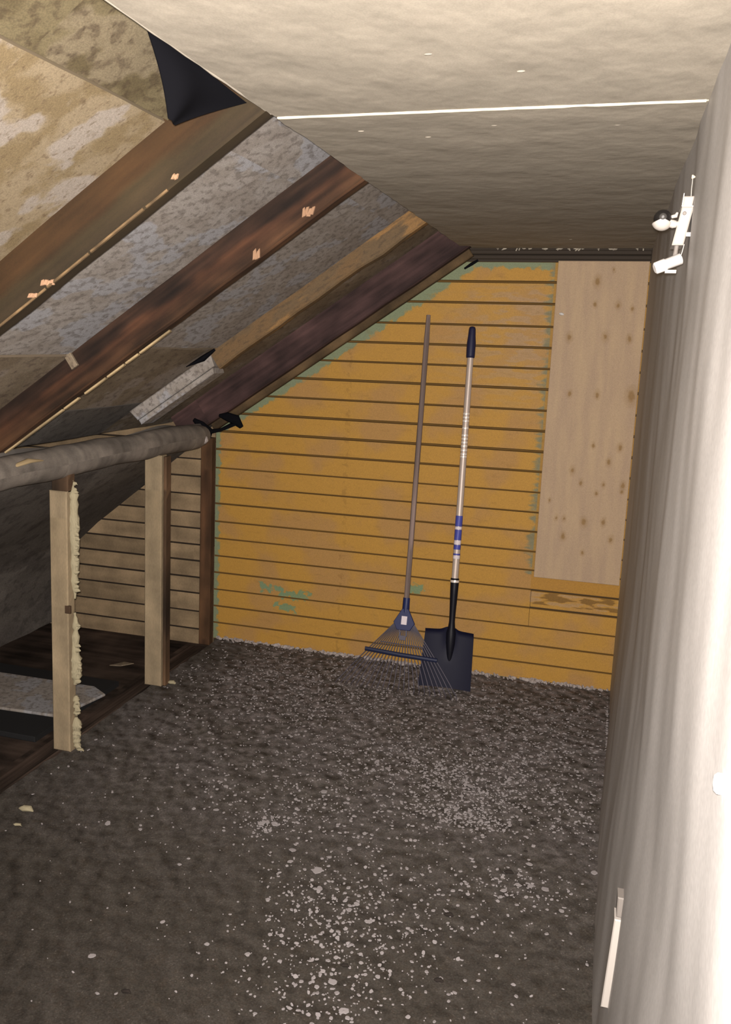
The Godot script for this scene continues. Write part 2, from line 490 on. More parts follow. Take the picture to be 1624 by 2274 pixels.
# ---------------------------------------------------------------- setting
func shell() -> void:
	# floor with a slightly uneven covering
	var fl := thing("floor", "", "", Vector3.ZERO, "", "structure")
	var st := begin()
	sheet(st, func(u, v):
		var x: float = -1.842 + 1.90 * u
		var z: float = 5.5 - 5.6 * v
		if u == 0.0: x += 0.012 * nz.get_noise_1d(z * 900.0)
		return Vector3(x, 0.004 * nz.get_noise_2d(x * 60, z * 60), z), 60, 120, Vector3(0, -0.03, 0), Vector2(1.90 / 2.25, 5.6 / 3.0))
	M.floor.uv1_offset = Vector3((2.25 - 1.842) / 2.25, 1.0 - (5.5 - 3.0) / 3.0 + 0.0, 0)
	M.floor.uv1_scale = Vector3(1, -1, 1)
	M.floor.uv1_offset = Vector3((2.25 - 1.842) / 2.25, 5.5 / 3.0, 0)
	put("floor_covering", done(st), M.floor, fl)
	st = begin()
	box(st, Vector3(-3.4, -0.20, -0.1), Vector3(0.1, -0.045, 5.6), 0.002)
	put("subfloor", done(st), M.under, fl)
	st = begin()
	prism(st, Transform3D(Basis(Vector3(0, 0, -1), Vector3(0, 1, 0), Vector3(1, 0, 0)), Vector3(-1.93, -0.045, 5.5)), rect(0, 0, 5.35, 0.04), 0.0, 0.075, 0.004, Vector2(0.6, 4))
	put("edge_plank", done(st), M.under, fl)

	# right-hand wall: uneven plasterboard, bulging a little at its foot
	st = begin()
	sheet(st, func(u, v):
		var z: float = 5.5 - 5.6 * u
		var y: float = -0.03 + 2.65 * v
		return Vector3(wall_x(y, z), y, z), 280, 60, Vector3(0.1, 0, 0), Vector2(3.0, 1.5))
	tag(put("wall_right", done(st), M.wall), "", "", "", "structure")
	# wall behind the viewer
	st = begin()
	box(st, Vector3(-3.4, -0.2, 5.5), Vector3(0.1, 2.7, 5.6), 0.002)
	tag(put("wall_front", done(st), M.ceiling), "", "", "", "structure")
	# low outer wall under the eaves
	st = begin()
	box(st, Vector3(-3.4, -0.2, -0.1), Vector3(-3.3, 1.2, 5.6), 0.002)
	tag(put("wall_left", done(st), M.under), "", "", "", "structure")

# edges of the boards, measured up the wall
const ROWS := [-0.008, 0.076, 0.160, 0.244, 0.328, 0.411, 0.497, 0.580, 0.667, 0.753, 0.840, 0.928, 1.013, 1.101, 1.189, 1.277, 1.363, 1.449, 1.536, 1.628, 1.715, 1.80]

# one board: face with a rounded shadow joint along its lower edge; left end follows the rake
func board(x0b: float, x0t: float, x1: float, y0: float, y1: float, m: Material, parent: Node, lift := 0.0, world_uv := true) -> void:
	var st := begin()
	var gr := 3
	var gw := rng.randf_range(0.6, 1.0) * (1.0 if y0 > 0.85 and world_uv else 0.62)
	var prof := [[0.0, -0.014], [0.0, -0.009], [0.007 * gw, -0.009], [0.010 * gw, 0.0], [y1 - y0 - 0.003, 0.001], [y1 - y0 - 0.0005, -0.003], [y1 - y0 - 0.0005, -0.014]]
	var L := []; var R := []
	for p in prof:
		var t: float = p[0] / (y1 - y0)
		L.append(Vector3(lerpf(x0b, x0t, t), y0 + p[0], p[1] + lift)); R.append(Vector3(x1, y0 + p[0], p[1] + lift))
	var uv := func(p: Vector3) -> Vector2:
		return Vector2((p.x - WX0) / WW, 1.0 - p.y / WH) if world_uv else Vector2(p.x * 0.7 + y0 * 3.7, p.y * 1.6 + y0 * 2.3)
	var js := begin()
	for i in prof.size() - 1:
		var s := js if i < gr or i > gr else st
		tri(s, L[i], R[i], R[i + 1], uv.call(L[i]), uv.call(R[i]), uv.call(R[i + 1]))
		tri(s, L[i], R[i + 1], L[i + 1], uv.call(L[i]), uv.call(R[i + 1]), uv.call(L[i + 1]))
	for i in range(1, prof.size() - 1):
		tri(st, L[0], L[i + 1], L[i], uv.call(L[0]), uv.call(L[i + 1]), uv.call(L[i]))
		tri(st, R[0], R[i], R[i + 1], uv.call(R[0]), uv.call(R[i]), uv.call(R[i + 1]))
	var o := MeshInstance3D.new()
	o.name = "siding_board"
	var am: ArrayMesh = done(st).commit()
	done(js).commit(am)
	o.mesh = am
	am.surface_set_material(0, m)
	am.surface_set_material(1, (M.joint if gw > 0.6 else M.joint_soft) if world_uv else M.joint_bare)
	parent.add_child(o, true)

func gable() -> void:
	var w := thing("wall_back", "", "", Vector3.ZERO, "", "structure")
	var st := begin()
	box(st, Vector3(-3.4, -0.2, -0.1), Vector3(0.1, 2.7, -0.013), 0.001)
	put("backing", done(st), M.trim_dark, w)
	var rake := func(y: float) -> float: return minf(-0.02, EDGE + (y - 1.80) / SLOPE - 0.03)
	for i in ROWS.size() - 1:
		var y0: float = ROWS[i]; var y1: float = ROWS[i + 1]
		var xb: float = maxf(-1.868, rake.call(y0)); var xt: float = maxf(-1.868, rake.call(y1))
		if y1 > 0.42 and i > 4:
			board(xb, xt, 0.0, y0, y1, M.gable, w, rng.randf_range(-0.001, 0.001))
		elif i >= 4:
			board(xb, xt, -0.366, y0, y1, M.gable, w)
			board(-0.364, -0.364, 0.0, y0 + 0.004, y1 - 0.002, M.gable, w, 0.003 if i == 4 else 0.006)
		elif i == 3:
			board(xb, xt, -0.366, y0, y1, M.gable, w)
			board(-0.3645, -0.3645, 0.0, y0, y1, M.gable, w, 0.001)
		else:
			board(xb, xt, 0.0, y0, y1, M.gable, w, rng.randf_range(-0.001, 0.001))
	# unpainted boards under the eaves, beyond the corner post
	var ys := [-0.05, 0.03, 0.120, 0.212, 0.291, 0.374, 0.455, 0.536, 0.616, 0.703, 0.79, 0.875, 0.96, 1.05]
	for i in ys.size() - 1:
		board(-3.2, -3.2, -1.872, ys[i], ys[i + 1], M.bare, w, rng.randf_range(-0.001, 0.001), false)
	# two dark boards closing the gap between gable and ceiling
	for k in 2:
		st = begin()
		prism(st, Transform3D.IDENTITY, rect(-0.76, 1.808 + 0.019 * k, 0.0, 1.825 + 0.019 * k), 0.0, 0.018 + 0.012 * k, 0.003)
		tag(put("trim_%d" % (k + 1), done(st), M.trim_dark), "", "", "", "structure")

func ceiling() -> void:
	var c := thing("ceiling", "", "", Vector3.ZERO, "", "structure")
	var seam := 2.337
	for k in 2:
		var z0 := 0.035 if k == 0 else seam + 0.006
		var z1 := seam - 0.004 if k == 0 else 5.5
		var st := begin()
		sheet(st, func(u, v):
			var x: float = EDGE + 0.765 * u
			var z: float = lerpf(z0, z1, v)
			var y: float = CEIL - 0.002 * nz.get_noise_2d(x * 60, z * 90)
			if u == 0.0: x += 0.004 * nz.get_noise_1d(z * 500)
			if v == 0.0 and k == 0: z += 0.012 * nz.get_noise_1d(x * 1500)
			return Vector3(x, y, z), 40, 90, Vector3(0, 0.0125, 0), Vector2(1.0, 2.5))
		put("ceiling_panel", done(st), M.ceiling, c)
	# the unfilled joint shows a pale paper edge
	var st2 := begin()
	var ps := []; var rs := []
	for i in 40:
		var x := EDGE + 0.005 + 0.74 * i / 39.0
		ps.append(Vector3(x, CEIL - 0.0015 + 0.0008 * nz.get_noise_1d(x * 900), seam + 0.001 + 0.0012 * nz.get_noise_1d(x * 700)))
		rs.append(0.0055 + 0.002 * nz.get_noise_1d(x * 1300 + 40))
	tube(st2, ps, rs, 8, 0.4, Vector3(0, 1, 0))
	put("joint_strip", done(st2), M.seam, c)
	# torn pale edge of the near panel along the roof side
	ps = []; rs = []
	for i in 60:
		var z := lerpf(2.36, 5.4, i / 59.0)
		ps.append(Vector3(EDGE - 0.002, CEIL + 0.004, z)); rs.append(0.005 + 0.002 * nz.get_noise_1d(z * 900))
	st2 = begin()
	tube(st2, ps, rs, 8, 1.0, Vector3(0, 1, 0))
	put("panel_edge", done(st2), M.gypsum, c)
	# crumbled gypsum along the gable end
	st2 = begin()
	for i in 26:
		var x := rng.randf_range(-0.62, -0.02)
		var s := rng.randf_range(0.003, 0.009)
		var f := Transform3D(Basis.from_euler(Vector3(rng.randf(), rng.randf() * 3, rng.randf())), Vector3(x, CEIL - 0.001, rng.randf_range(0.026, 0.036)))
		prism(st2, f, PackedVector2Array([Vector2(-s * 2, -s * 0.4), Vector2(s, -s * 0.6), Vector2(s * 1.8, s * 0.2), Vector2(-s * 0.5, s * 0.5)]), -0.002, 0.002, 0.0005)
	tag(put("edge_crumbs", done(st2), M.gypsum, c), "", "", "", "stuff")
	# nail heads under the paper
	for p in [[-0.62, 2.20], [-0.50, 2.13], [-0.36, 2.21], [-0.14, 2.18], [-0.40, 2.66], [-0.28, 2.55], [-0.16, 1.5], [-0.3, 0.35]]:
		st2 = begin()
		tube(st2, [Vector3(p[0], CEIL + 0.002, p[1]), Vector3(p[0], CEIL - 0.0003, p[1]), Vector3(p[0], CEIL - 0.0008, p[1])], [0.007, 0.006, 0.002], 10, 0.6, Vector3(0, 0, 1))
		put("nail_head", done(st2), M.nail_head, c)

# a piece of deck between rafters: x is measured along the ground
func deck_piece(x0: float, x1: float, z0: float, z1: float, m: Material, parent: Node, drop := 0.0, wave := 0.003) -> void:
	var st := begin()
	sheet(st, func(u, v):
		var x: float = lerpf(x0, x1, u); var z: float = lerpf(z1, z0, v)
		return Vector3(x, deck_y(x) - drop + wave * nz.get_noise_2d(x * 120, z * 120), z), 24, 20, Vector3(-0.008, 0.012, 0), Vector2(absf(x1 - x0) * 1.5, absf(z1 - z0) * 1.3))
	# front of the sheet faces down
	put("sheathing_panel", done(st), m, parent)

func roof() -> void:
	var d := thing("roof_deck", "", "", Vector3.ZERO, "", "structure")
	# from the near bay to the gable; each bay is covered by two sheets with a joint
	deck_piece(-2.1, -0.948, 2.37, 3.6, M.sheath_a, d)
	deck_piece(-0.942, 0.1, 2.37, 3.6, M.sheath_top, d, 0.002)
	deck_piece(-2.1, -0.5, 3.6, 5.55, M.sheath_a, d)
	deck_piece(-0.5, 0.1, 3.6, 5.55, M.sheath_top, d)
	deck_piece(-2.1, -1.610, 1.66, 2.37, M.sheath_low, d, 0.003)
	deck_piece(-1.605, 0.1, 1.66, 2.37, M.sheath_b, d)
	deck_piece(-2.1, -1.90, 0.67, 1.66, M.sheath_dark, d, 0.002)
	deck_piece(-1.895, -1.575, 0.67, 1.66, M.sheath_low, d, 0.002)
	deck_piece(-1.57, 0.1, 0.67, 1.66, M.sheath_b, d)
	deck_piece(-2.1, 0.1, -0.05, 0.67, M.sheath_low, d)

	rafter("rafter", "orange-brown rafter nearest the viewer, below the stained roof sheet", [2.343, 2.393], -0.103, 0.0, M.rafter_orange, -2.0, 1)
	rafter("rafter", "red-brown rafter with two pale splintered chips and a lath along its foot", [1.626, 1.676], -0.103, 0.0, M.rafter_red, -2.0, 2)
	rafter("rafter", "patchy brown shallow rafter between the red-brown one and the gable rafter", [0.645, 0.695], -0.068, 0.0, M.rafter_brown, -1.60, 3)
	rafter("rafter", "dark purple-brown rafter running right beside the yellow wall", [0.06, 0.115], -0.106, 0.02, M.rafter_purple, -2.05, 4)

	# black felt hanging at the ceiling edge
	var st := begin()
	sheet(st, func(u, v):
		var a := Vector3(-0.775, 1.872, 2.80).lerp(Vector3(-0.765, 1.852, 2.44), u)
		var tip := Vector3(-0.80, 1.779, 2.655).lerp(Vector3(-0.80, 1.775, 2.63), u)
		var p: Vector3 = a.lerp(tip, v)
		p.x += 0.012 * sin(v * 3.0) * sin(u * 5.0) - 0.01 * v
		p.z += 0.02 * sin(v * PI) * (1.0 - u) * -0.6
		return p, 14, 14, Vector3(-0.002, 0.001, 0.0))
	tag(put("roofing_felt", done(st), M.felt), "black triangular flap of roofing felt hanging at the ceiling edge", "felt")

	# rake board on the gable, under the last rafter
	st = begin()
	var f := roof_frame(EDGE, CEIL, 0.002)
	var len0 := -1.14 / cos(atan(SLOPE)); var len1 := 0.02
	prism(st, f, rect(len0, -0.052, len1, 0.004), 0.0, 0.045, 0.004, Vector2(0.6, 4))
	var rb := thing("rake_board", "narrow brown sloping board along the top of the yellow boarding", "board")
	put("plank", done(st), M.rake_board, rb)
	st = begin()
	for k in 5:
		prism(st, roof_frame(-1.24 + 0.085 * k, under_y(-1.24 + 0.085 * k) - 0.012 - 0.002 * k, 0.044), rect(0, 0, rng.randf_range(0.06, 0.085), 0.010), 0.0, 0.007, 0.001, Vector2(2, 20))
	put("lath", done(st), M.rake_board, rb)

	# short piece of board in line with the third rafter's foot
	var bb := thing("loose_board", "short pale grey board continuing the line of the patchy brown rafter", "board")
	var c := cos(atan(SLOPE))
	st = begin()
	prism(st, roof_frame(EDGE, DECK0, 0.60), PackedVector2Array([Vector2(-1.19 / c, -0.052), Vector2(-0.86 / c, -0.052), Vector2(-0.85 / c, -0.004), Vector2(-1.20 / c, -0.004)]), 0.0, 0.105, 0.004, Vector2(1.3, 2))
	put("plank", done(st), M.sheath_b, bb)
	st = begin()
	prism(st, roof_frame(EDGE, DECK0, 0.60), PackedVector2Array([Vector2(-1.185 / c, -0.076), Vector2(-0.872 / c, -0.076), Vector2(-0.868 / c, -0.055), Vector2(-1.185 / c, -0.055)]), 0.0, 0.108, 0.003, Vector2(1.3, 2))
	put("batten", done(st), M.sheath_b, bb)
	st = begin()
	tube(st, [Vector3(-1.66, deck_y(-1.66) - 0.012, 0.78), Vector3(-1.60, deck_y(-1.60) - 0.02, 0.76), Vector3(-1.56, deck_y(-1.56) - 0.012, 0.74)], [0.008, 0.026, 0.010], 9, 0.5, Vector3(0, 1, 0), 0.006)
	tag(put("felt_tatter", done(st), M.felt), "tatter of black felt above the short pale grey board", "felt")

func rafter(called: String, label: String, z: Array, low: float, sink: float, m: Material, foot: float, n: int) -> void:
	var r := thing(called, label, "rafter", Vector3.ZERO, "rafters of the pitched roof")
	var c := cos(atan(SLOPE))
	var top := (-0.66 - EDGE) / c
	var st := begin()
	# frame at the deck above the ceiling edge; y = 0 is the deck
	var f := roof_frame(EDGE, DECK0, 0.0)
	var shift := DECK0 * 0.0
	var off := (0.0) * shift
	var a := (foot - EDGE) / c + low * SLOPE * 0.0 + off
	# sides are slightly waney: built from short lengths whose lower edge wanders
	var seg := 12
	st.set_smooth_group(-1)
	for i in seg:
		var s0 := lerpf(a, top, float(i) / seg); var s1 := lerpf(a, top, float(i + 1) / seg)
		var w0 := 0.004 * nz.get_noise_1d(s0 * 300 + n * 91) * (3.0 if n == 3 else 1.0)
		var w1 := 0.004 * nz.get_noise_1d(s1 * 300 + n * 91) * (3.0 if n == 3 else 1.0)
		var d: float = z[1] - z[0]
		var ring := func(s: float, w: float) -> Array:
			var lo: float = low - sink + w
			var b := 0.006
			var o := []
			for q in [[0.012, z[0]], [lo + b, z[0]], [lo, z[0] + b], [lo, z[1] - b], [lo + b, z[1]], [0.012, z[1]]]:
				o.append(f * Vector3(s, q[0], q[1]))
			return o
		var A: Array = ring.call(s0, w0); var B: Array = ring.call(s1, w1)
		var vs := [0.0, 0.96, 1.0, 0.75, 0.96, 0.0]
		for k in 5:
			var ua := Vector2(s0 * 0.7, vs[k] * 0.97 + 0.01); var ub := Vector2(s1 * 0.7, vs[k] * 0.97 + 0.01)
			var uc := Vector2(s1 * 0.7, vs[k + 1] * 0.97 + 0.01); var ud := Vector2(s0 * 0.7, vs[k + 1] * 0.97 + 0.01)
			tri(st, A[k], B[k + 1], B[k], ua, uc, ub); tri(st, A[k], A[k + 1], B[k + 1], ua, ud, uc)
		if i == 0 or i == seg - 1:
			var E: Array = A if i == 0 else B
			for k in range(1, 5):
				if i == 0: tri(st, E[0], E[k + 1], E[k])
				else: tri(st, E[0], E[k], E[k + 1])
	put("plank", done(st), m, r)
	var bot: float = low - sink
	if n == 1:
		# pale splintered lath along the lower edge
		for seg_ in [[-1.40, -1.21, 0.003], [-1.205, -1.11, 0.005], [-1.105, -0.99, 0.006], [-0.985, -0.94, 0.004]]:
			st = begin()
			var g := roof_frame(seg_[0], under_y(seg_[0]) - 0.004, z[1] - 0.012)
			prism(st, g, rect(0, -0.001, (seg_[1] - seg_[0]) / c, 0.004), 0.011, 0.0125 + seg_[2], 0.0008, Vector2(2, 14))
			put("lath", done(st), M.rake_board, r)
		splinter(Vector3(-1.205, under_y(-1.205) + 0.006, z[1] + 0.002), 0.03, 0.012, r)
		splinter(Vector3(-1.24, under_y(-1.24) + 0.004, z[1] + 0.002), 0.02, 0.010, r)
		splinter(Vector3(-0.925, under_y(-0.925) + 0.01, z[1] + 0.002), 0.012, 0.010, r)
	if n == 2:
		splinter(Vector3(-0.895, 1.772, z[1] + 0.001), 0.032, 0.024, r)
		splinter(Vector3(-1.036, 1.664, z[1] + 0.001), 0.020, 0.026, r)
		for seg_ in [[-1.86, -1.655], [-1.65, -1.60], [-1.58, -1.51], [-1.505, -1.45], [-1.445, -1.405], [-1.40, -1.305]]:
			st = begin()
			var g := roof_frame(seg_[0], under_y(seg_[0]) - 0.008, z[0] + 0.002)
			prism(st, g, rect(0, 0.0, (seg_[1] - seg_[0]) / c, 0.006), 0.0, 0.013, 0.001, Vector2(2, 14))
			put("lath", done(st), M.lath, r)
		# short cleat near the plate
		st = begin()
		prism(st, roof_frame(-1.585, deck_y(-1.585) - 0.05, z[1]), rect(-0.012, 0.0, 0.012, 0.045), 0.0, 0.012, 0.002)
		put("cleat", done(st), M.sheath_low, r)

func splinter(at: Vector3, w: float, h: float, parent: Node) -> void:
	var st := begin()
	for k in 4:
		var f := Transform3D(Basis.from_euler(Vector3(rng.randf_range(-0.2, 0.2), rng.randf_range(-0.25, 0.25), rng.randf_range(-0.5, 0.1))), at + Vector3((k - 1.5) * w * 0.24, (k % 2) * h * 0.15, 0.0))
		prism(st, f, PackedVector2Array([Vector2(-w * 0.16, -h * 0.55), Vector2(w * 0.18, -h * 0.4), Vector2(w * 0.1, h * 0.5), Vector2(-w * 0.08, h * 0.35)]), -0.002, 0.004, 0.0008)
	put("splinter", done(st), M.splinter, parent)

func left_side() -> void:
	# grey rough beam carried by the posts
	var b := thing("support_beam", "grey weathered beam under the rafters resting on two posts", "beam")
	var st := begin()
	var ps := []; var rs := []
	for i in 60:
		var z := lerpf(5.4, 0.23, i / 59.0)
		ps.append(Vector3(-1.845 + 0.010 * nz.get_noise_1d(z * 90), 1.018 + 0.008 * nz.get_noise_1d(z * 80 + 33), z))
		rs.append((0.056 + 0.006 * nz.get_noise_1d(z * 120 + 70)) * (0.85 if i == 59 else 1.0))
	tube(st, ps, rs, 18, 0.95, Vector3(0, 1, 0), 0.003)
	put("log", done(st), M.log, b)
	st = begin()
	tube(st, [Vector3(-1.80, 1.005, 0.30), Vector3(-1.785, 1.003, 0.306), Vector3(-1.778, 1.002, 0.309)], [0.020, 0.016, 0.006], 10)
	put("knot", done(st), M.chalk, b)
	st = begin()
	tube(st, [Vector3(-1.815, 1.035, 1.72), Vector3(-1.79, 1.055, 1.62), Vector3(-1.80, 1.045, 1.52)], [0.004, 0.010, 0.003], 8, 0.5)
	put("bark_strip", done(st), M.lath, b)

	# near post with a ragged foam bead on its right side
	var p := thing("post", "beige wooden post nearest the viewer, with crumbly foam along its right side", "post")
	st = begin()
	box(st, Vector3(-1.873, 0.0, 1.345), Vector3(-1.805, 0.925, 1.39), 0.004, Vector2(3, 1.2))
	put("shaft", done(st), M.post, p)
	st = begin()
	prism(st, Transform3D.IDENTITY, rect(-1.868, 0.922, -1.805, 1.0), 1.335, 1.382, 0.004, Vector2(3, 1))
	put("head", done(st), M.dark_wood, p)
	st = begin()
	var run := [[0.0, 0.12, 0.030], [0.125, 0.20, 0.024], [0.24, 0.50, 0.036], [0.55, 0.96, 0.032]]
	for q in run:
		var pp := []; var rr := []
		for i in 26:
			var y: float = lerpf(q[0], q[1], i / 25.0)
			var taper := clampf(minf(i, 25 - i) / 3.0, 0.25, 1.0)
			pp.append(Vector3(-1.800 + 0.005 * nz.get_noise_1d(y * 700 + 20), y, 1.355))
			rr.append((q[2] * 0.5 + 0.010 * nz.get_noise_1d(y * 2600)) * taper)
		tube(st, pp, rr, 12, 0.9, Vector3(0, 0, 1), 0.009)
		for k in int((q[1] - q[0]) / 0.022):
			var y: float = lerpf(q[0] + 0.01, q[1] - 0.01, rng.randf())
			var o: float = q[2] * 0.42
			var tip := rng.randf_range(0.004, 0.013)
			tube(st, [Vector3(-1.800 + o * 0.5, y, 1.36), Vector3(-1.800 + o + tip * 0.5, y + 0.002, 1.362), Vector3(-1.800 + o + tip, y + rng.randf_range(-0.004, 0.004), 1.362)], [0.010, 0.006, 0.002], 7, 0.8, Vector3(0, 0, 1), 0.004)
	put("foam_bead", done(st), M.cream, p)
	st = begin()
	box(st, Vector3(-1.816, 0.505, 1.382), Vector3(-1.795, 0.532, 1.394), 0.002)
	put("dark_block", done(st), M.dark_wood, p)
	# far post
	p = thing("post", "clean beige wooden post standing behind the foam-edged one", "post")
	st = begin()
	box(st, Vector3(-1.876, 0.0, 0.655), Vector3(-1.800, 0.975, 0.705), 0.004, Vector2(3, 1.2))
	put("shaft", done(st), M.post, p)
	st = begin()
	box(st, Vector3(-1.799, 0.0, 0.645), Vector3(-1.786, 0.97, 0.69), 0.003, Vector2(3, 1.2))
	put("edge_strip", done(st), M.dark_wood, p)
	# corner post on the gable
	st = begin()
	box(st, Vector3(-1.925, -0.03, 0.002), Vector3(-1.868, 0.985, 0.05), 0.004, Vector2(3, 1.2))
	tag(put("corner_post", done(st), M.red_post), "dark red-brown post on the gable where the yellow boarding ends", "post")
	# torn felt at its head
	var sc := thing("felt_scrap", "torn black felt scrap on top of the dark corner post", "felt")
	for q in [[Vector3(-1.925, 1.075, 0.13), Vector3(-1.85, 1.02, 0.12), Vector3(-1.86, 0.995, 0.10)], [Vector3(-1.80, 1.10, 0.13), Vector3(-1.72, 1.085, 0.12), Vector3(-1.70, 1.05, 0.10)]]:
		st = begin()
		tube(st, [q[0], q[0].lerp(q[1], 0.5) + Vector3(0, 0.006, 0.01), q[1], q[2]], [0.007, 0.020, 0.022, 0.008], 9, 0.45, Vector3(0, 0.3, 1), 0.006)
		put("felt_piece", done(st), M.felt, sc)
	st = begin()
	tube(st, [Vector3(-1.86, 1.02, 0.12), Vector3(-1.79, 1.035, 0.13), Vector3(-1.72, 1.07, 0.12)], [0.012, 0.008, 0.010], 8, 0.5, Vector3(0, 0.3, 1), 0.004)
	put("felt_piece", done(st), M.felt, sc)
	# dark stain of felt at the top of the rake
	st = begin()
	tube(st, [Vector3(-0.735, 1.765, 0.052), Vector3(-0.705, 1.785, 0.052), Vector3(-0.68, 1.80, 0.05)], [0.004, 0.007, 0.005], 7, 0.5, Vector3(0, 0, 1))
	tag(put("felt_shred", done(st), M.felt), "small black shred of felt below the ceiling at the rake's top", "felt")

	# eaves lining: grey sheet that sags from the beam to the floor
	st = begin()
	var prof := [Vector2(-1.87, 1.055), Vector2(-2.0, 0.93), Vector2(-2.127, 0.822), Vector2(-2.27, 0.705), Vector2(-2.50, 0.525), Vector2(-2.61, 0.42), Vector2(-2.70, 0.28), Vector2(-2.76, 0.12), Vector2(-2.79, -0.048)]
	sheet(st, func(u, v):
		var t: float = u * (prof.size() - 1)
		var i := mini(int(t), prof.size() - 2)
		var q: Vector2 = prof[i].lerp(prof[i + 1], t - i)
		var z: float = lerpf(5.5, 0.0, v)
		var n := nz.get_noise_2d(t * 14.0, z * 60.0)
		return Vector3(q.x + 0.025 * n, q.y + 0.03 * n, z), 48, 90, Vector3(-0.01, 0.012, 0), Vector2(1.5, 4))
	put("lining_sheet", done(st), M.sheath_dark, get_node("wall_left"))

	# flat things lying under the eaves
	st = begin()
	box(st, Vector3(-2.75, -0.044, 0.66), Vector3(-2.02, -0.022, 1.285), 0.003)
	tag(put("black_mat", done(st), M.black), "thick black mat on the floor under the eaves behind the near post", "mat")
	st = begin()
	var bf := Transform3D(Basis(Vector3(0, 1, 0), 0.04) * Basis(Vector3(1, 0, 0), -PI / 2), Vector3(-2.28, -0.021, 0.95))
	prism(st, bf, PackedVector2Array([Vector2(-0.45, -0.175), Vector2(0.24, -0.165), Vector2(0.30, 0.10), Vector2(0.22, 0.16), Vector2(-0.45, 0.175)]), 0.0, 0.012, 0.003, Vector2(1.3, 2))
	var gb := thing("grey_board", "flat grey board lying on the black mat under the eaves", "board")
	put("plank", done(st), M.sheath_b, gb)
	for q in [["scrap of pale paper on the dark floor behind the two posts", Vector3(-2.14, -0.043, 0.42), 0.055], ["little pale scrap nearest the far post's left side", Vector3(-1.98, -0.043, 0.42), 0.022]]:
		st = begin()
		var f := Transform3D(Basis(Vector3(0, 1, 0), 0.5) * Basis(Vector3(1, 0, 0), -PI / 2), q[1])
		prism(st, f, PackedVector2Array([Vector2(-q[2], -q[2] * 0.2), Vector2(-q[2] * 0.1, -q[2] * 0.45), Vector2(q[2], q[2] * 0.05), Vector2(q[2] * 0.2, q[2] * 0.5)]), 0.0, 0.004, 0.001)
		tag(put("paper_scrap", done(st), M.sheath_low), q[0], "scrap")
	# foam crumbs
	for q in [["yellowish foam lump on the floor near the left edge of the view", Vector3(-1.70, 0.008, 1.80), 0.024], ["smaller foam crumb just in front of the yellowish foam lump", Vector3(-1.672, 0.006, 1.885), 0.016], ["whitish foam crumb at the foot of the far post", Vector3(-1.772, 0.006, 0.655), 0.016], ["foam crumb at the foot of the near post", Vector3(-1.775, 0.006, 1.37), 0.014]]:
		st = begin()
		tube(st, [q[1] + Vector3(-q[2], 0, 0), q[1] + Vector3(-q[2] * 0.3, q[2] * 0.2, 0.004), q[1] + Vector3(q[2] * 0.4, q[2] * 0.1, -0.003), q[1] + Vector3(q[2], 0, 0.003)], [q[2] * 0.2, q[2] * 0.55, q[2] * 0.5, q[2] * 0.15], 9, 0.7, Vector3(0, 1, 0), 0.005)
		tag(put("foam_crumb", done(st), M.cream), q[0], "foam crumb")

func panel() -> void:
	var p := thing("plywood_panel", "pale knotty plywood panel fixed over the right of the yellow boarding", "panel")
	var st := begin()
	prism(st, Transform3D.IDENTITY, rect(-0.358, 0.472, -0.004, 1.803), 0.002, 0.014, 0.0015, Vector2(1 / 0.375, -1 / 1.4), Vector2(0.37 / 0.375, 1.84 / 1.4))
	put("sheet", done(st), M.plywood, p)
	st = begin()
	tube(st, [Vector3(-0.337, 1.592, 0.013), Vector3(-0.329, 1.591, 0.016), Vector3(-0.321, 1.589, 0.013)], [0.004, 0.0065, 0.004], 8)
	put("staple", done(st), M.white_bright, p)

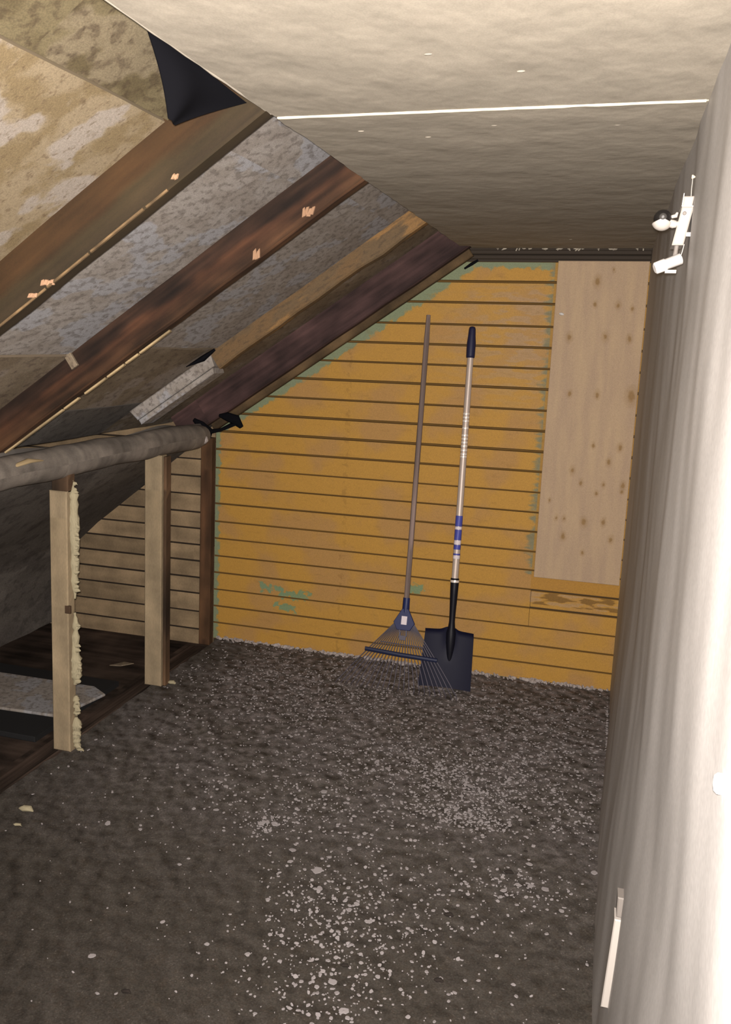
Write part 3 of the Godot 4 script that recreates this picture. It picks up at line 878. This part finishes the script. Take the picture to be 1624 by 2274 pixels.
# ---------------------------------------------------------------- tools
func rake() -> void:
	var r := thing("leaf_rake", "leaf rake with wooden handle and blue head leaning on the yellow wall", "rake")
	var top := Vector3(-0.881, 1.573, 0.020)
	var low := Vector3(-0.861, 0.365, 0.272)
	var st := begin()
	var ps := []; var rs := []
	for i in 13:
		ps.append(top.lerp(low, i / 12.0)); rs.append(0.0115 if i else 0.009)
	tube(st, ps, rs, 14)
	put("handle", done(st), M.rake_wood, r)
	st = begin()
	tube(st, [Vector3(-0.8615, 0.385, 0.268), Vector3(-0.8605, 0.33, 0.279), Vector3(-0.860, 0.305, 0.284)], [0.0145, 0.0155, 0.012], 14)
	put("ferrule", done(st), M.blue, r)
	# head plate: a small blue fan
	st = begin()
	var axis := (Vector3(-0.865, 0.0, 0.348) - Vector3(-0.860, 0.33, 0.279)).normalized()
	var nrm := Vector3(1, 0, 0).cross(axis).normalized()
	if nrm.z < 0: nrm = -nrm
	var f := Transform3D(Basis(Vector3(1, 0, 0), -axis, nrm), Vector3(-0.860, 0.33, 0.279))
	prism(st, f, PackedVector2Array([Vector2(-0.028, -0.082), Vector2(0.028, -0.082), Vector2(0.046, -0.05), Vector2(0.013, 0.01), Vector2(-0.013, 0.01), Vector2(-0.046, -0.05)]), 0.004, 0.014, 0.002)
	put("head_plate", done(st), M.blue, r)
	st = begin()
	prism(st, f, rect(-0.012, -0.058, 0.012, -0.022), 0.0142, 0.0150, 0.0002)
	put("label_plate", done(st), M.label_white, r)
	st = begin()
	prism(st, f, rect(-0.016, -0.125, 0.014, -0.105), 0.004, 0.007, 0.0005)
	prism(st, f, rect(-0.018, -0.108, -0.012, -0.080), 0.004, 0.007, 0.0005)
	prism(st, f, rect(0.010, -0.108, 0.016, -0.080), 0.004, 0.007, 0.0005)
	put("spring_clip", done(st), M.tine, r)
	var n := 24
	for i in n:
		var t := lerpf(-1.0, 1.0, i / float(n - 1))
		var pts := []
		for k in 7:
			var s := k / 6.0
			var y := lerpf(0.29, 0.022, s)
			var half := lerpf(0.030, 0.248, s) * (1.0 + 0.10 * s * (1.0 - s))
			var z := lerpf(0.287, 0.345, s) + 0.006 * absf(t) * s
			pts.append(Vector3(-0.860 - 0.010 * s + t * half, y, z))
		var last: Vector3 = pts[6]
		pts.append(last + Vector3(t * 0.012, -0.014, 0.010))
		pts.append(last + Vector3(t * 0.014, -0.0195, 0.028))
		st = begin()
		tube(st, pts, [0.0022, 0.0022, 0.0022, 0.0021, 0.002, 0.002, 0.0019, 0.0018, 0.0014], 6, 0.7)
		put("tine", done(st), M.tine, r)
	st = begin()
	tube(st, [Vector3(-1.018, 0.158, 0.330), Vector3(-0.861, 0.151, 0.334), Vector3(-0.705, 0.147, 0.332)], [0.0095, 0.0105, 0.0095], 10, 0.75, Vector3(0, 0, 1))
	put("brace_bar", done(st), M.blue_bar, r)
	st = begin()
	tube(st, [Vector3(-0.955, 0.194, 0.316), Vector3(-0.860, 0.192, 0.318), Vector3(-0.765, 0.190, 0.316)], [0.0022, 0.0022, 0.0022], 8)
	put("spread_rod", done(st), M.tine, r)

func shovel() -> void:
	var s := thing("shovel", "square-bladed navy shovel with silver shaft leaning on the yellow wall", "shovel")
	var top := Vector3(-0.690, 1.530, 0.022)
	var bot := Vector3(-0.672, 0.262, 0.205)
	var along := func(y: float) -> Vector3: return top.lerp(bot, (top.y - y) / (top.y - bot.y))
	var part := func(called: String, ys: Array, rs: Array, m: Material) -> void:
		var st := begin()
		var ps := []
		for y in ys: ps.append(along.call(y))
		tube(st, ps, rs, 16)
		put(called, done(st), m, s)
	part.call("grip", [1.530, 1.527, 1.518, 1.49, 1.46, 1.41, 1.400, 1.398], [0.006, 0.012, 0.0145, 0.0160, 0.0190, 0.0185, 0.0178, 0.012], M.grip)
	part.call("shaft", [1.402, 1.2, 1.0, 0.8, 0.6, 0.45], [0.0135, 0.0138, 0.0142, 0.0145, 0.0148, 0.0148], M.silver)
	for y in [1.165, 1.15, 1.135, 1.105, 1.075, 1.06, 1.045, 1.03, 1.012, 0.996, 0.985]:
		part.call("shaft_ring", [y + 0.003, y, y - 0.004], [0.0141, 0.0146, 0.0143], M.silver_ring)
	# wrap-around label: blue and white bands
	for q in [[0.735, 0.690, "b"], [0.688, 0.678, "w"], [0.676, 0.632, "b"], [0.630, 0.614, "w"], [0.612, 0.592, "b"], [0.575, 0.568, "b"], [0.566, 0.553, "w"]]:
		part.call("label_band", [q[0], (q[0] + q[1]) / 2, q[1]], [0.0152, 0.0153, 0.0152], M.label_blue if q[2] == "b" else M.label_white)
	part.call("socket", [0.470, 0.466, 0.40, 0.33, 0.285, 0.262, 0.235, 0.19, 0.13, 0.10], [0.0165, 0.0185, 0.0165, 0.0135, 0.0125, 0.0150, 0.021, 0.020, 0.012, 0.004], M.socket)
	part.call("collar", [0.462, 0.457, 0.452], [0.0188, 0.0192, 0.0188], M.silver_ring)
	# blade
	var st := begin()
	sheet(st, func(u, v):
		var w: float = lerpf(0.1015, 0.1105, v)
		var x: float = lerpf(-w, w, u)
		var q := absf(u - 0.5) * 2.0
		var dish := 0.014 * q * q - 0.012 * exp(-pow(x / 0.022, 2)) * (1.0 - smoothstep(0.1, 0.62, v))
		var step := 0.010 * (1.0 - smoothstep(0.0, 0.06, v)) * smoothstep(0.2, 0.4, q)
		var y: float = lerpf(0.252, 0.004, v) + 0.010 * exp(-pow(x / 0.03, 2)) * (1.0 - v)
		y -= 0.004 * x / w
		var z: float = lerpf(0.212, 0.254, v) - x * 0.13 + dish + step
		return Vector3(-0.676 - 0.003 * v + x, y, z), 28, 26, Vector3(0.0, -0.0003, -0.0025))
	put("blade", done(st), M.navy, s)

func wall_fittings() -> void:
	var l := thing("wall_lamp", "white wall fixture with two swivelling heads high on the right wall", "wall lamp", Vector3(-0.002, 1.634, 2.22))
	var at := l.position
	var sub := func(v: Vector3) -> Vector3: return v - at
	var st := begin()
	var hf := Transform3D(Basis(Vector3(0, 0, 1), 0.0), Vector3.ZERO)
	prism(st, hf, PackedVector2Array([Vector2(-0.0265, 0.0), Vector2(-0.007, 0.0), Vector2(0.004, 0.066), Vector2(-0.0155, 0.066)]), -0.075, 0.0, 0.0025)
	put("housing", done(st), M.white, l)
	st = begin()
	prism(st, hf, PackedVector2Array([Vector2(-0.0150, 0.0665), Vector2(0.0015, 0.0665), Vector2(0.0030, 0.084), Vector2(-0.0135, 0.084)]), -0.065, -0.001, 0.002)
	put("top_cover", done(st), M.white, l)
	st = begin()
	prism(st, hf, PackedVector2Array([Vector2(-0.0165, 0.0665), Vector2(-0.0150, 0.0665), Vector2(-0.0135, 0.089), Vector2(-0.0150, 0.089)]), -0.065, 0.0, 0.0004)
	prism(st, hf, PackedVector2Array([Vector2(-0.0160, 0.0655), Vector2(0.0075, 0.0655), Vector2(0.0075, 0.0675), Vector2(-0.0155, 0.0675)]), -0.065, 0.002, 0.0005)
	put("cover_lip", done(st), M.white_bright, l)
	st = begin()
	tube(st, [Vector3(-0.0105, 0.0545, -0.001), Vector3(-0.0105, 0.0545, 0.0015), Vector3(-0.0105, 0.0545, 0.002)], [0.0035, 0.0035, 0.002], 10)
	put("screw", done(st), M.grey_plastic, l)
	st = begin()
	box(st, Vector3(-0.004, 0.015, -0.010), Vector3(0.0035, 0.022, 0.001), 0.001)
	put("lug", done(st), M.white_bright, l)
	# upper head: black ball in a white cup
	var c: Vector3 = Vector3(-0.0485, 1.680, 2.22) - at
	st = begin()
	var ps := []; var rs := []
	for i in 13:
		var w := PI * i / 12.0
		ps.append(c + Vector3(0, 0, -0.0155 * cos(w))); rs.append(maxf(0.0155 * sin(w), 0.0005))
	tube(st, ps, rs, 20, 1.0, Vector3(0, 1, 0))
	var ball := put("lamp_head", done(st), M.lens, l)
	tag(ball, "black ball-shaped head")
	st = begin()
	tube(st, [c + Vector3(0, 0.001, 0.0145), c + Vector3(0, 0.001, 0.0165), c + Vector3(0, 0.001, 0.0172)], [0.0065, 0.005, 0.002], 14, 1.0, Vector3(0, 1, 0))
	put("lens_ring", done(st), M.lens_ring, ball)
	st = begin()
	# cup: half bowl under the ball
	sheet(st, func(u, v):
		var a: float = lerpf(PI * 1.13, PI * 1.87, u)
		var b: float = lerpf(-0.45 * PI, 0.45 * PI, v)
		return c + Vector3(cos(a) * cos(b), sin(a) * cos(b) * 1.0, sin(b)) * 0.0185 + Vector3(0.0, -0.003, -0.002), 18, 12, Vector3(0, 0.0018, 0))
	put("cup", done(st), M.white, l)
	st = begin()
	tube(st, [c + Vector3(0.012, -0.008, 0), c + Vector3(0.019, -0.010, 0), c + Vector3(0.024, -0.010, 0)], [0.007, 0.0075, 0.006], 12, 1.0, Vector3(0, 0, 1))
	tube(st, [c + Vector3(0.023, -0.010, -0.004), c + Vector3(0.031, -0.008, -0.006)], [0.005, 0.005], 10)
	tube(st, [c + Vector3(0.014, 0.002, 0.002), c + Vector3(0.022, 0.004, 0.0), c + Vector3(0.024, 0.010, 0.0)], [0.003, 0.004, 0.002], 8)
	put("bracket", done(st), M.white, l)
	# lower head: white cylinder pointing down and left on a grey arm
	st = begin()
	var a0 := Vector3(-0.054, 1.592, 2.225) - at; var a1 := Vector3(-0.010, 1.611, 2.215) - at
	var d := (a1 - a0)
	tube(st, [a0, a0 + d * 0.03, a0 + d * 0.40, a0 + d * 0.42, a0 + d * 0.97, a1], [0.008, 0.0105, 0.0115, 0.0100, 0.0105, 0.008], 18)
	var head := put("lamp_head", done(st), M.white_bright, l)
	tag(head, "white cylindrical head")
	st = begin()
	box(st, Vector3(-0.036, 1.5845, 2.210) - at, Vector3(-0.017, 1.590, 2.230) - at, 0.002)
	put("mounting_foot", done(st), M.white_bright, head)
	st = begin()
	tube(st, [Vector3(-0.0195, 1.636, 2.205) - at, Vector3(-0.020, 1.625, 2.206) - at, Vector3(-0.021, 1.608, 2.21) - at], [0.0042, 0.004, 0.005], 10)
	put("arm", done(st), M.grey_plastic, l)
	st = begin()
	tube(st, [Vector3(-0.008, 1.635, 2.222) - at, Vector3(-0.010, 1.622, 2.224) - at, Vector3(-0.013, 1.610, 2.222) - at], [0.0009, 0.0009, 0.0009], 6)
	put("cable", done(st), M.white, l)
	# thin wire above, held by a nail
	var wv := thing("wire", "thin wire rising from the white fixture to a nail on the right wall", "wire")
	st = begin()
	tube(st, [Vector3(-0.0030, 1.716, 2.20), Vector3(-0.0040, 1.733, 2.205), Vector3(-0.0045, 1.748, 2.215)], [0.0008, 0.0008, 0.0008], 6)
	put("strand", done(st), M.white, wv)
	st = begin()
	tube(st, [Vector3(-0.001, 1.750, 2.22), Vector3(-0.006, 1.750, 2.222), Vector3(-0.007, 1.750, 2.222)], [0.0015, 0.0042, 0.003], 8)
	put("nail", done(st), M.gypsum, wv)

	# white cover low on the right wall
	var cp := thing("cover_plate", "narrow white cover plate low on the right wall near the floor", "cover plate")
	var wb := wall_x(0.275, 2.47) - 0.003
	var wt := wall_x(0.492, 2.47)
	st = begin()
	prism(st, Transform3D(Basis.IDENTITY, Vector3(0, 0, 2.45)), PackedVector2Array([Vector2(wb - 0.0095, 0.278), Vector2(wb + 0.004, 0.278), Vector2(wt + 0.004, 0.455), Vector2(wt - 0.012, 0.455)]), -0.02, 0.02, 0.002)
	put("plate", done(st), M.white, cp)
	st = begin()
	prism(st, Transform3D(Basis.IDENTITY, Vector3(0, 0, 2.45)), PackedVector2Array([Vector2(wt - 0.0095, 0.457), Vector2(wt + 0.004, 0.457), Vector2(wt + 0.004, 0.495), Vector2(wt - 0.010, 0.495)]), -0.02, 0.015, 0.002)
	put("upper_cover", done(st), M.grey_plastic, cp)

	# round white knob at the frame's right side
	var kx := wall_x(1.10, 3.305)
	st = begin()
	tube(st, [Vector3(kx + 0.002, 1.108, 3.31), Vector3(kx - 0.004, 1.108, 3.31), Vector3(kx - 0.0065, 1.108, 3.31), Vector3(kx - 0.007, 1.108, 3.31)], [0.0085, 0.0085, 0.006, 0.002], 18, 1.0, Vector3(0, 1, 0))
	tag(put("plastic_button", done(st), M.white_bright), "small round white plastic button on the brightest part of the right wall", "button")

# ---------------------------------------------------------------- litter on the floor
func flake_mesh(n: int, thick: float) -> ArrayMesh:
	var st := begin()
	var pts := PackedVector2Array()
	for i in n:
		var w := TAU * i / n
		pts.append(Vector2(cos(w), sin(w)) * rng.randf_range(0.62, 1.05))
	pts = Geometry2D.convex_hull(pts)
	pts.remove_at(pts.size() - 1)
	var f := Transform3D(Basis(Vector3(1, 0, 0), -PI / 2), Vector3.ZERO)
	prism(st, f, pts, 0.0, thick, thick * 0.3)
	return done(st).commit()

func spot_on_floor() -> Vector2:
	# [x, z, spread x, spread z, weight]: where the flakes lie thick
	var cl := [[-0.44, 1.16, 0.13, 0.15, 10], [-0.40, 1.34, 0.10, 0.05, 4], [-0.70, 1.05, 0.18, 0.12, 5], [-0.63, 2.06, 0.12, 0.15, 6], [-0.72, 1.88, 0.10, 0.10, 2], [-0.95, 1.4, 0.22, 0.16, 6], [-0.98, 1.60, 0.05, 0.04, 1.5], [-0.25, 0.7, 0.16, 0.25, 7], [-0.24, 1.66, 0.09, 0.05, 1.5], [-0.10, 1.2, 0.06, 0.12, 2], [-0.65, 0.75, 0.35, 0.22, 8], [-1.25, 0.55, 0.32, 0.28, 13], [-0.56, 2.25, 0.12, 0.12, 2], [-0.8, 0.35, 0.5, 0.15, 8], [-0.5, 1.75, 0.2, 0.15, 3]]
	var total := 24.0
	for c in cl: total += c[4]
	var k := rng.randf() * total
	for c in cl:
		k -= c[4]
		if k < 0.0:
			return Vector2(rng.randfn(c[0], c[2]), rng.randfn(c[1], c[3]))
	var p := Vector2(rng.randf_range(-1.8, -0.04), rng.randf_range(0.03, 3.2))
	if rng.randf() < clampf((p.y - 1.2) * 0.5 + (-p.x - 1.0) * 0.7, 0.0, 0.85):
		return Vector2(rng.randf_range(-1.6, -0.04), rng.randf_range(0.03, 1.2))
	return p

func litter() -> void:
	var shapes := []
	for k in 6: shapes.append(flake_mesh(7 + k % 3, 0.25))
	# the single flakes that stand out
	var fix := [[-0.77, 1.794, 0.019], [-0.738, 1.874, 0.014], [-0.44, 1.13, 0.014], [-1.006, 1.609, 0.016], [-0.99, 1.595, 0.014], [-0.887, 1.346, 0.013], [-1.166, 1.583, 0.011], [-0.868, 1.719, 0.013], [-0.2, 1.659, 0.013], [-0.235, 1.665, 0.012], [-0.268, 1.707, 0.014], [-0.163, 1.66, 0.013], [-1.434, 1.775, 0.014], [-1.159, 2.329, 0.012], [-0.923, 2.196, 0.008], [-1.064, 2.154, 0.009], [-0.819, 2.194, 0.010], [-0.037, 1.527, 0.012], [-0.55, 2.30, 0.013], [-0.60, 2.22, 0.013], [-0.764, 0.661, 0.014], [-0.62, 0.52, 0.012], [-0.15, 1.25, 0.013], [-1.07, 1.30, 0.012]]
	var group := "larger paint flakes on the floor"
	for i in 110:
		var q: Array
		if i < fix.size(): q = fix[i]
		else:
			var p := spot_on_floor()
			q = [clampf(p.x, -1.75, -0.045), clampf(p.y, 0.04, 3.0), rng.randf_range(0.0075, 0.0125)]
		var o := MeshInstance3D.new()
		o.name = "paint_flake"
		o.mesh = shapes[i % 6]
		o.material_override = M.flake
		o.position = Vector3(q[0], 0.0025, q[1])
		o.rotation = Vector3(rng.randf_range(-0.08, 0.08), rng.randf() * TAU, rng.randf_range(-0.08, 0.08))
		var s: float = q[2]
		o.scale = Vector3(s, 0.006, s * rng.randf_range(0.6, 0.95))
		add_child(o, true)
		if i == 0: tag(o, "biggest white paint flake, lying alone on the middle of the floor", "paint flake")
		else: tag(o, "larger white paint flake lying loose on the dirty floor", "paint flake", group)
	# the countless small ones
	var mm := MultiMesh.new()
	mm.transform_format = MultiMesh.TRANSFORM_3D
	mm.mesh = shapes[2]
	mm.instance_count = 8000
	for i in mm.instance_count:
		var p := spot_on_floor()
		p.x = clampf(p.x, -1.80, -0.01) if p.x > -1.8 else rng.randf_range(-1.7, -0.05)
		p.y = absf(p.y) + 0.01
		var s := 0.0018 + 0.0062 * pow(rng.randf(), 2.2)
		var b := Basis.from_euler(Vector3(rng.randf_range(-0.25, 0.25), rng.randf() * TAU, rng.randf_range(-0.25, 0.25))).scaled_local(Vector3(s, 0.006 + s * 0.5, s * rng.randf_range(0.5, 1.0)))
		mm.set_instance_transform(i, Transform3D(b, Vector3(p.x, 0.0015, p.y)))
	var g := MultiMeshInstance3D.new()
	g.name = "paint_crumbs"
	g.multimesh = mm
	g.material_override = M.flake
	add_child(g, true)
	tag(g, "countless tiny white paint crumbs scattered over the floor", "paint crumbs", "", "stuff")
	# dust and plaster swept up against the gable wall
	var st := begin()
	for i in 520:
		var x := rng.randf_range(-1.85, -0.01)
		var s := rng.randf_range(0.004, 0.013) * (1.0 + 0.8 * maxf(0.0, nz.get_noise_1d(x * 500)))
		var z := absf(rng.randfn(0.0, 0.014)) + 0.002
		var n := 5
		var pts := PackedVector2Array()
		for k in n:
			var w := TAU * k / n + 0.3
			pts.append(Vector2(cos(w) * s, sin(w) * s * 0.7) * rng.randf_range(0.7, 1.0))
		var hull := Geometry2D.convex_hull(pts)
		hull.remove_at(hull.size() - 1)
		prism(st, Transform3D(Basis.from_euler(Vector3(rng.randf_range(-0.9, 0.4), rng.randf() * 6.0, rng.randf_range(-0.6, 0.6))), Vector3(x, s * 0.35, z)), hull, -s * 0.25, s * 0.25, s * 0.08)
	tag(put("plaster_rubble", done(st), M.chalk), "line of crumbled white plaster along the foot of the yellow wall", "rubble", "", "stuff")
	# dark lumps
	for q in [[-0.222, 1.305, 0.009], [-0.23, 1.48, 0.007], [-0.265, 1.614, 0.014], [-0.391, 1.871, 0.012], [-0.588, 2.156, 0.012], [-0.371, 2.13, 0.011], [-1.024, 2.411, 0.012], [-0.055, 1.30, 0.009]]:
		st = begin()
		var c := Vector3(q[0], q[2] * 0.45, q[1])
		tube(st, [c + Vector3(-q[2], -q[2] * 0.2, 0), c + Vector3(-q[2] * 0.4, 0, 0.002), c + Vector3(q[2] * 0.4, 0, -0.001), c + Vector3(q[2], -q[2] * 0.2, 0.001)], [q[2] * 0.15, q[2] * 0.5, q[2] * 0.5, q[2] * 0.15], 9, 0.8, Vector3(0, 1, 0), 0.003)
		tag(put("dark_lump", done(st), M.debris), "small dark lump of dirt lying among the flakes on the floor", "dirt lump", "dark dirt lumps on the floor")
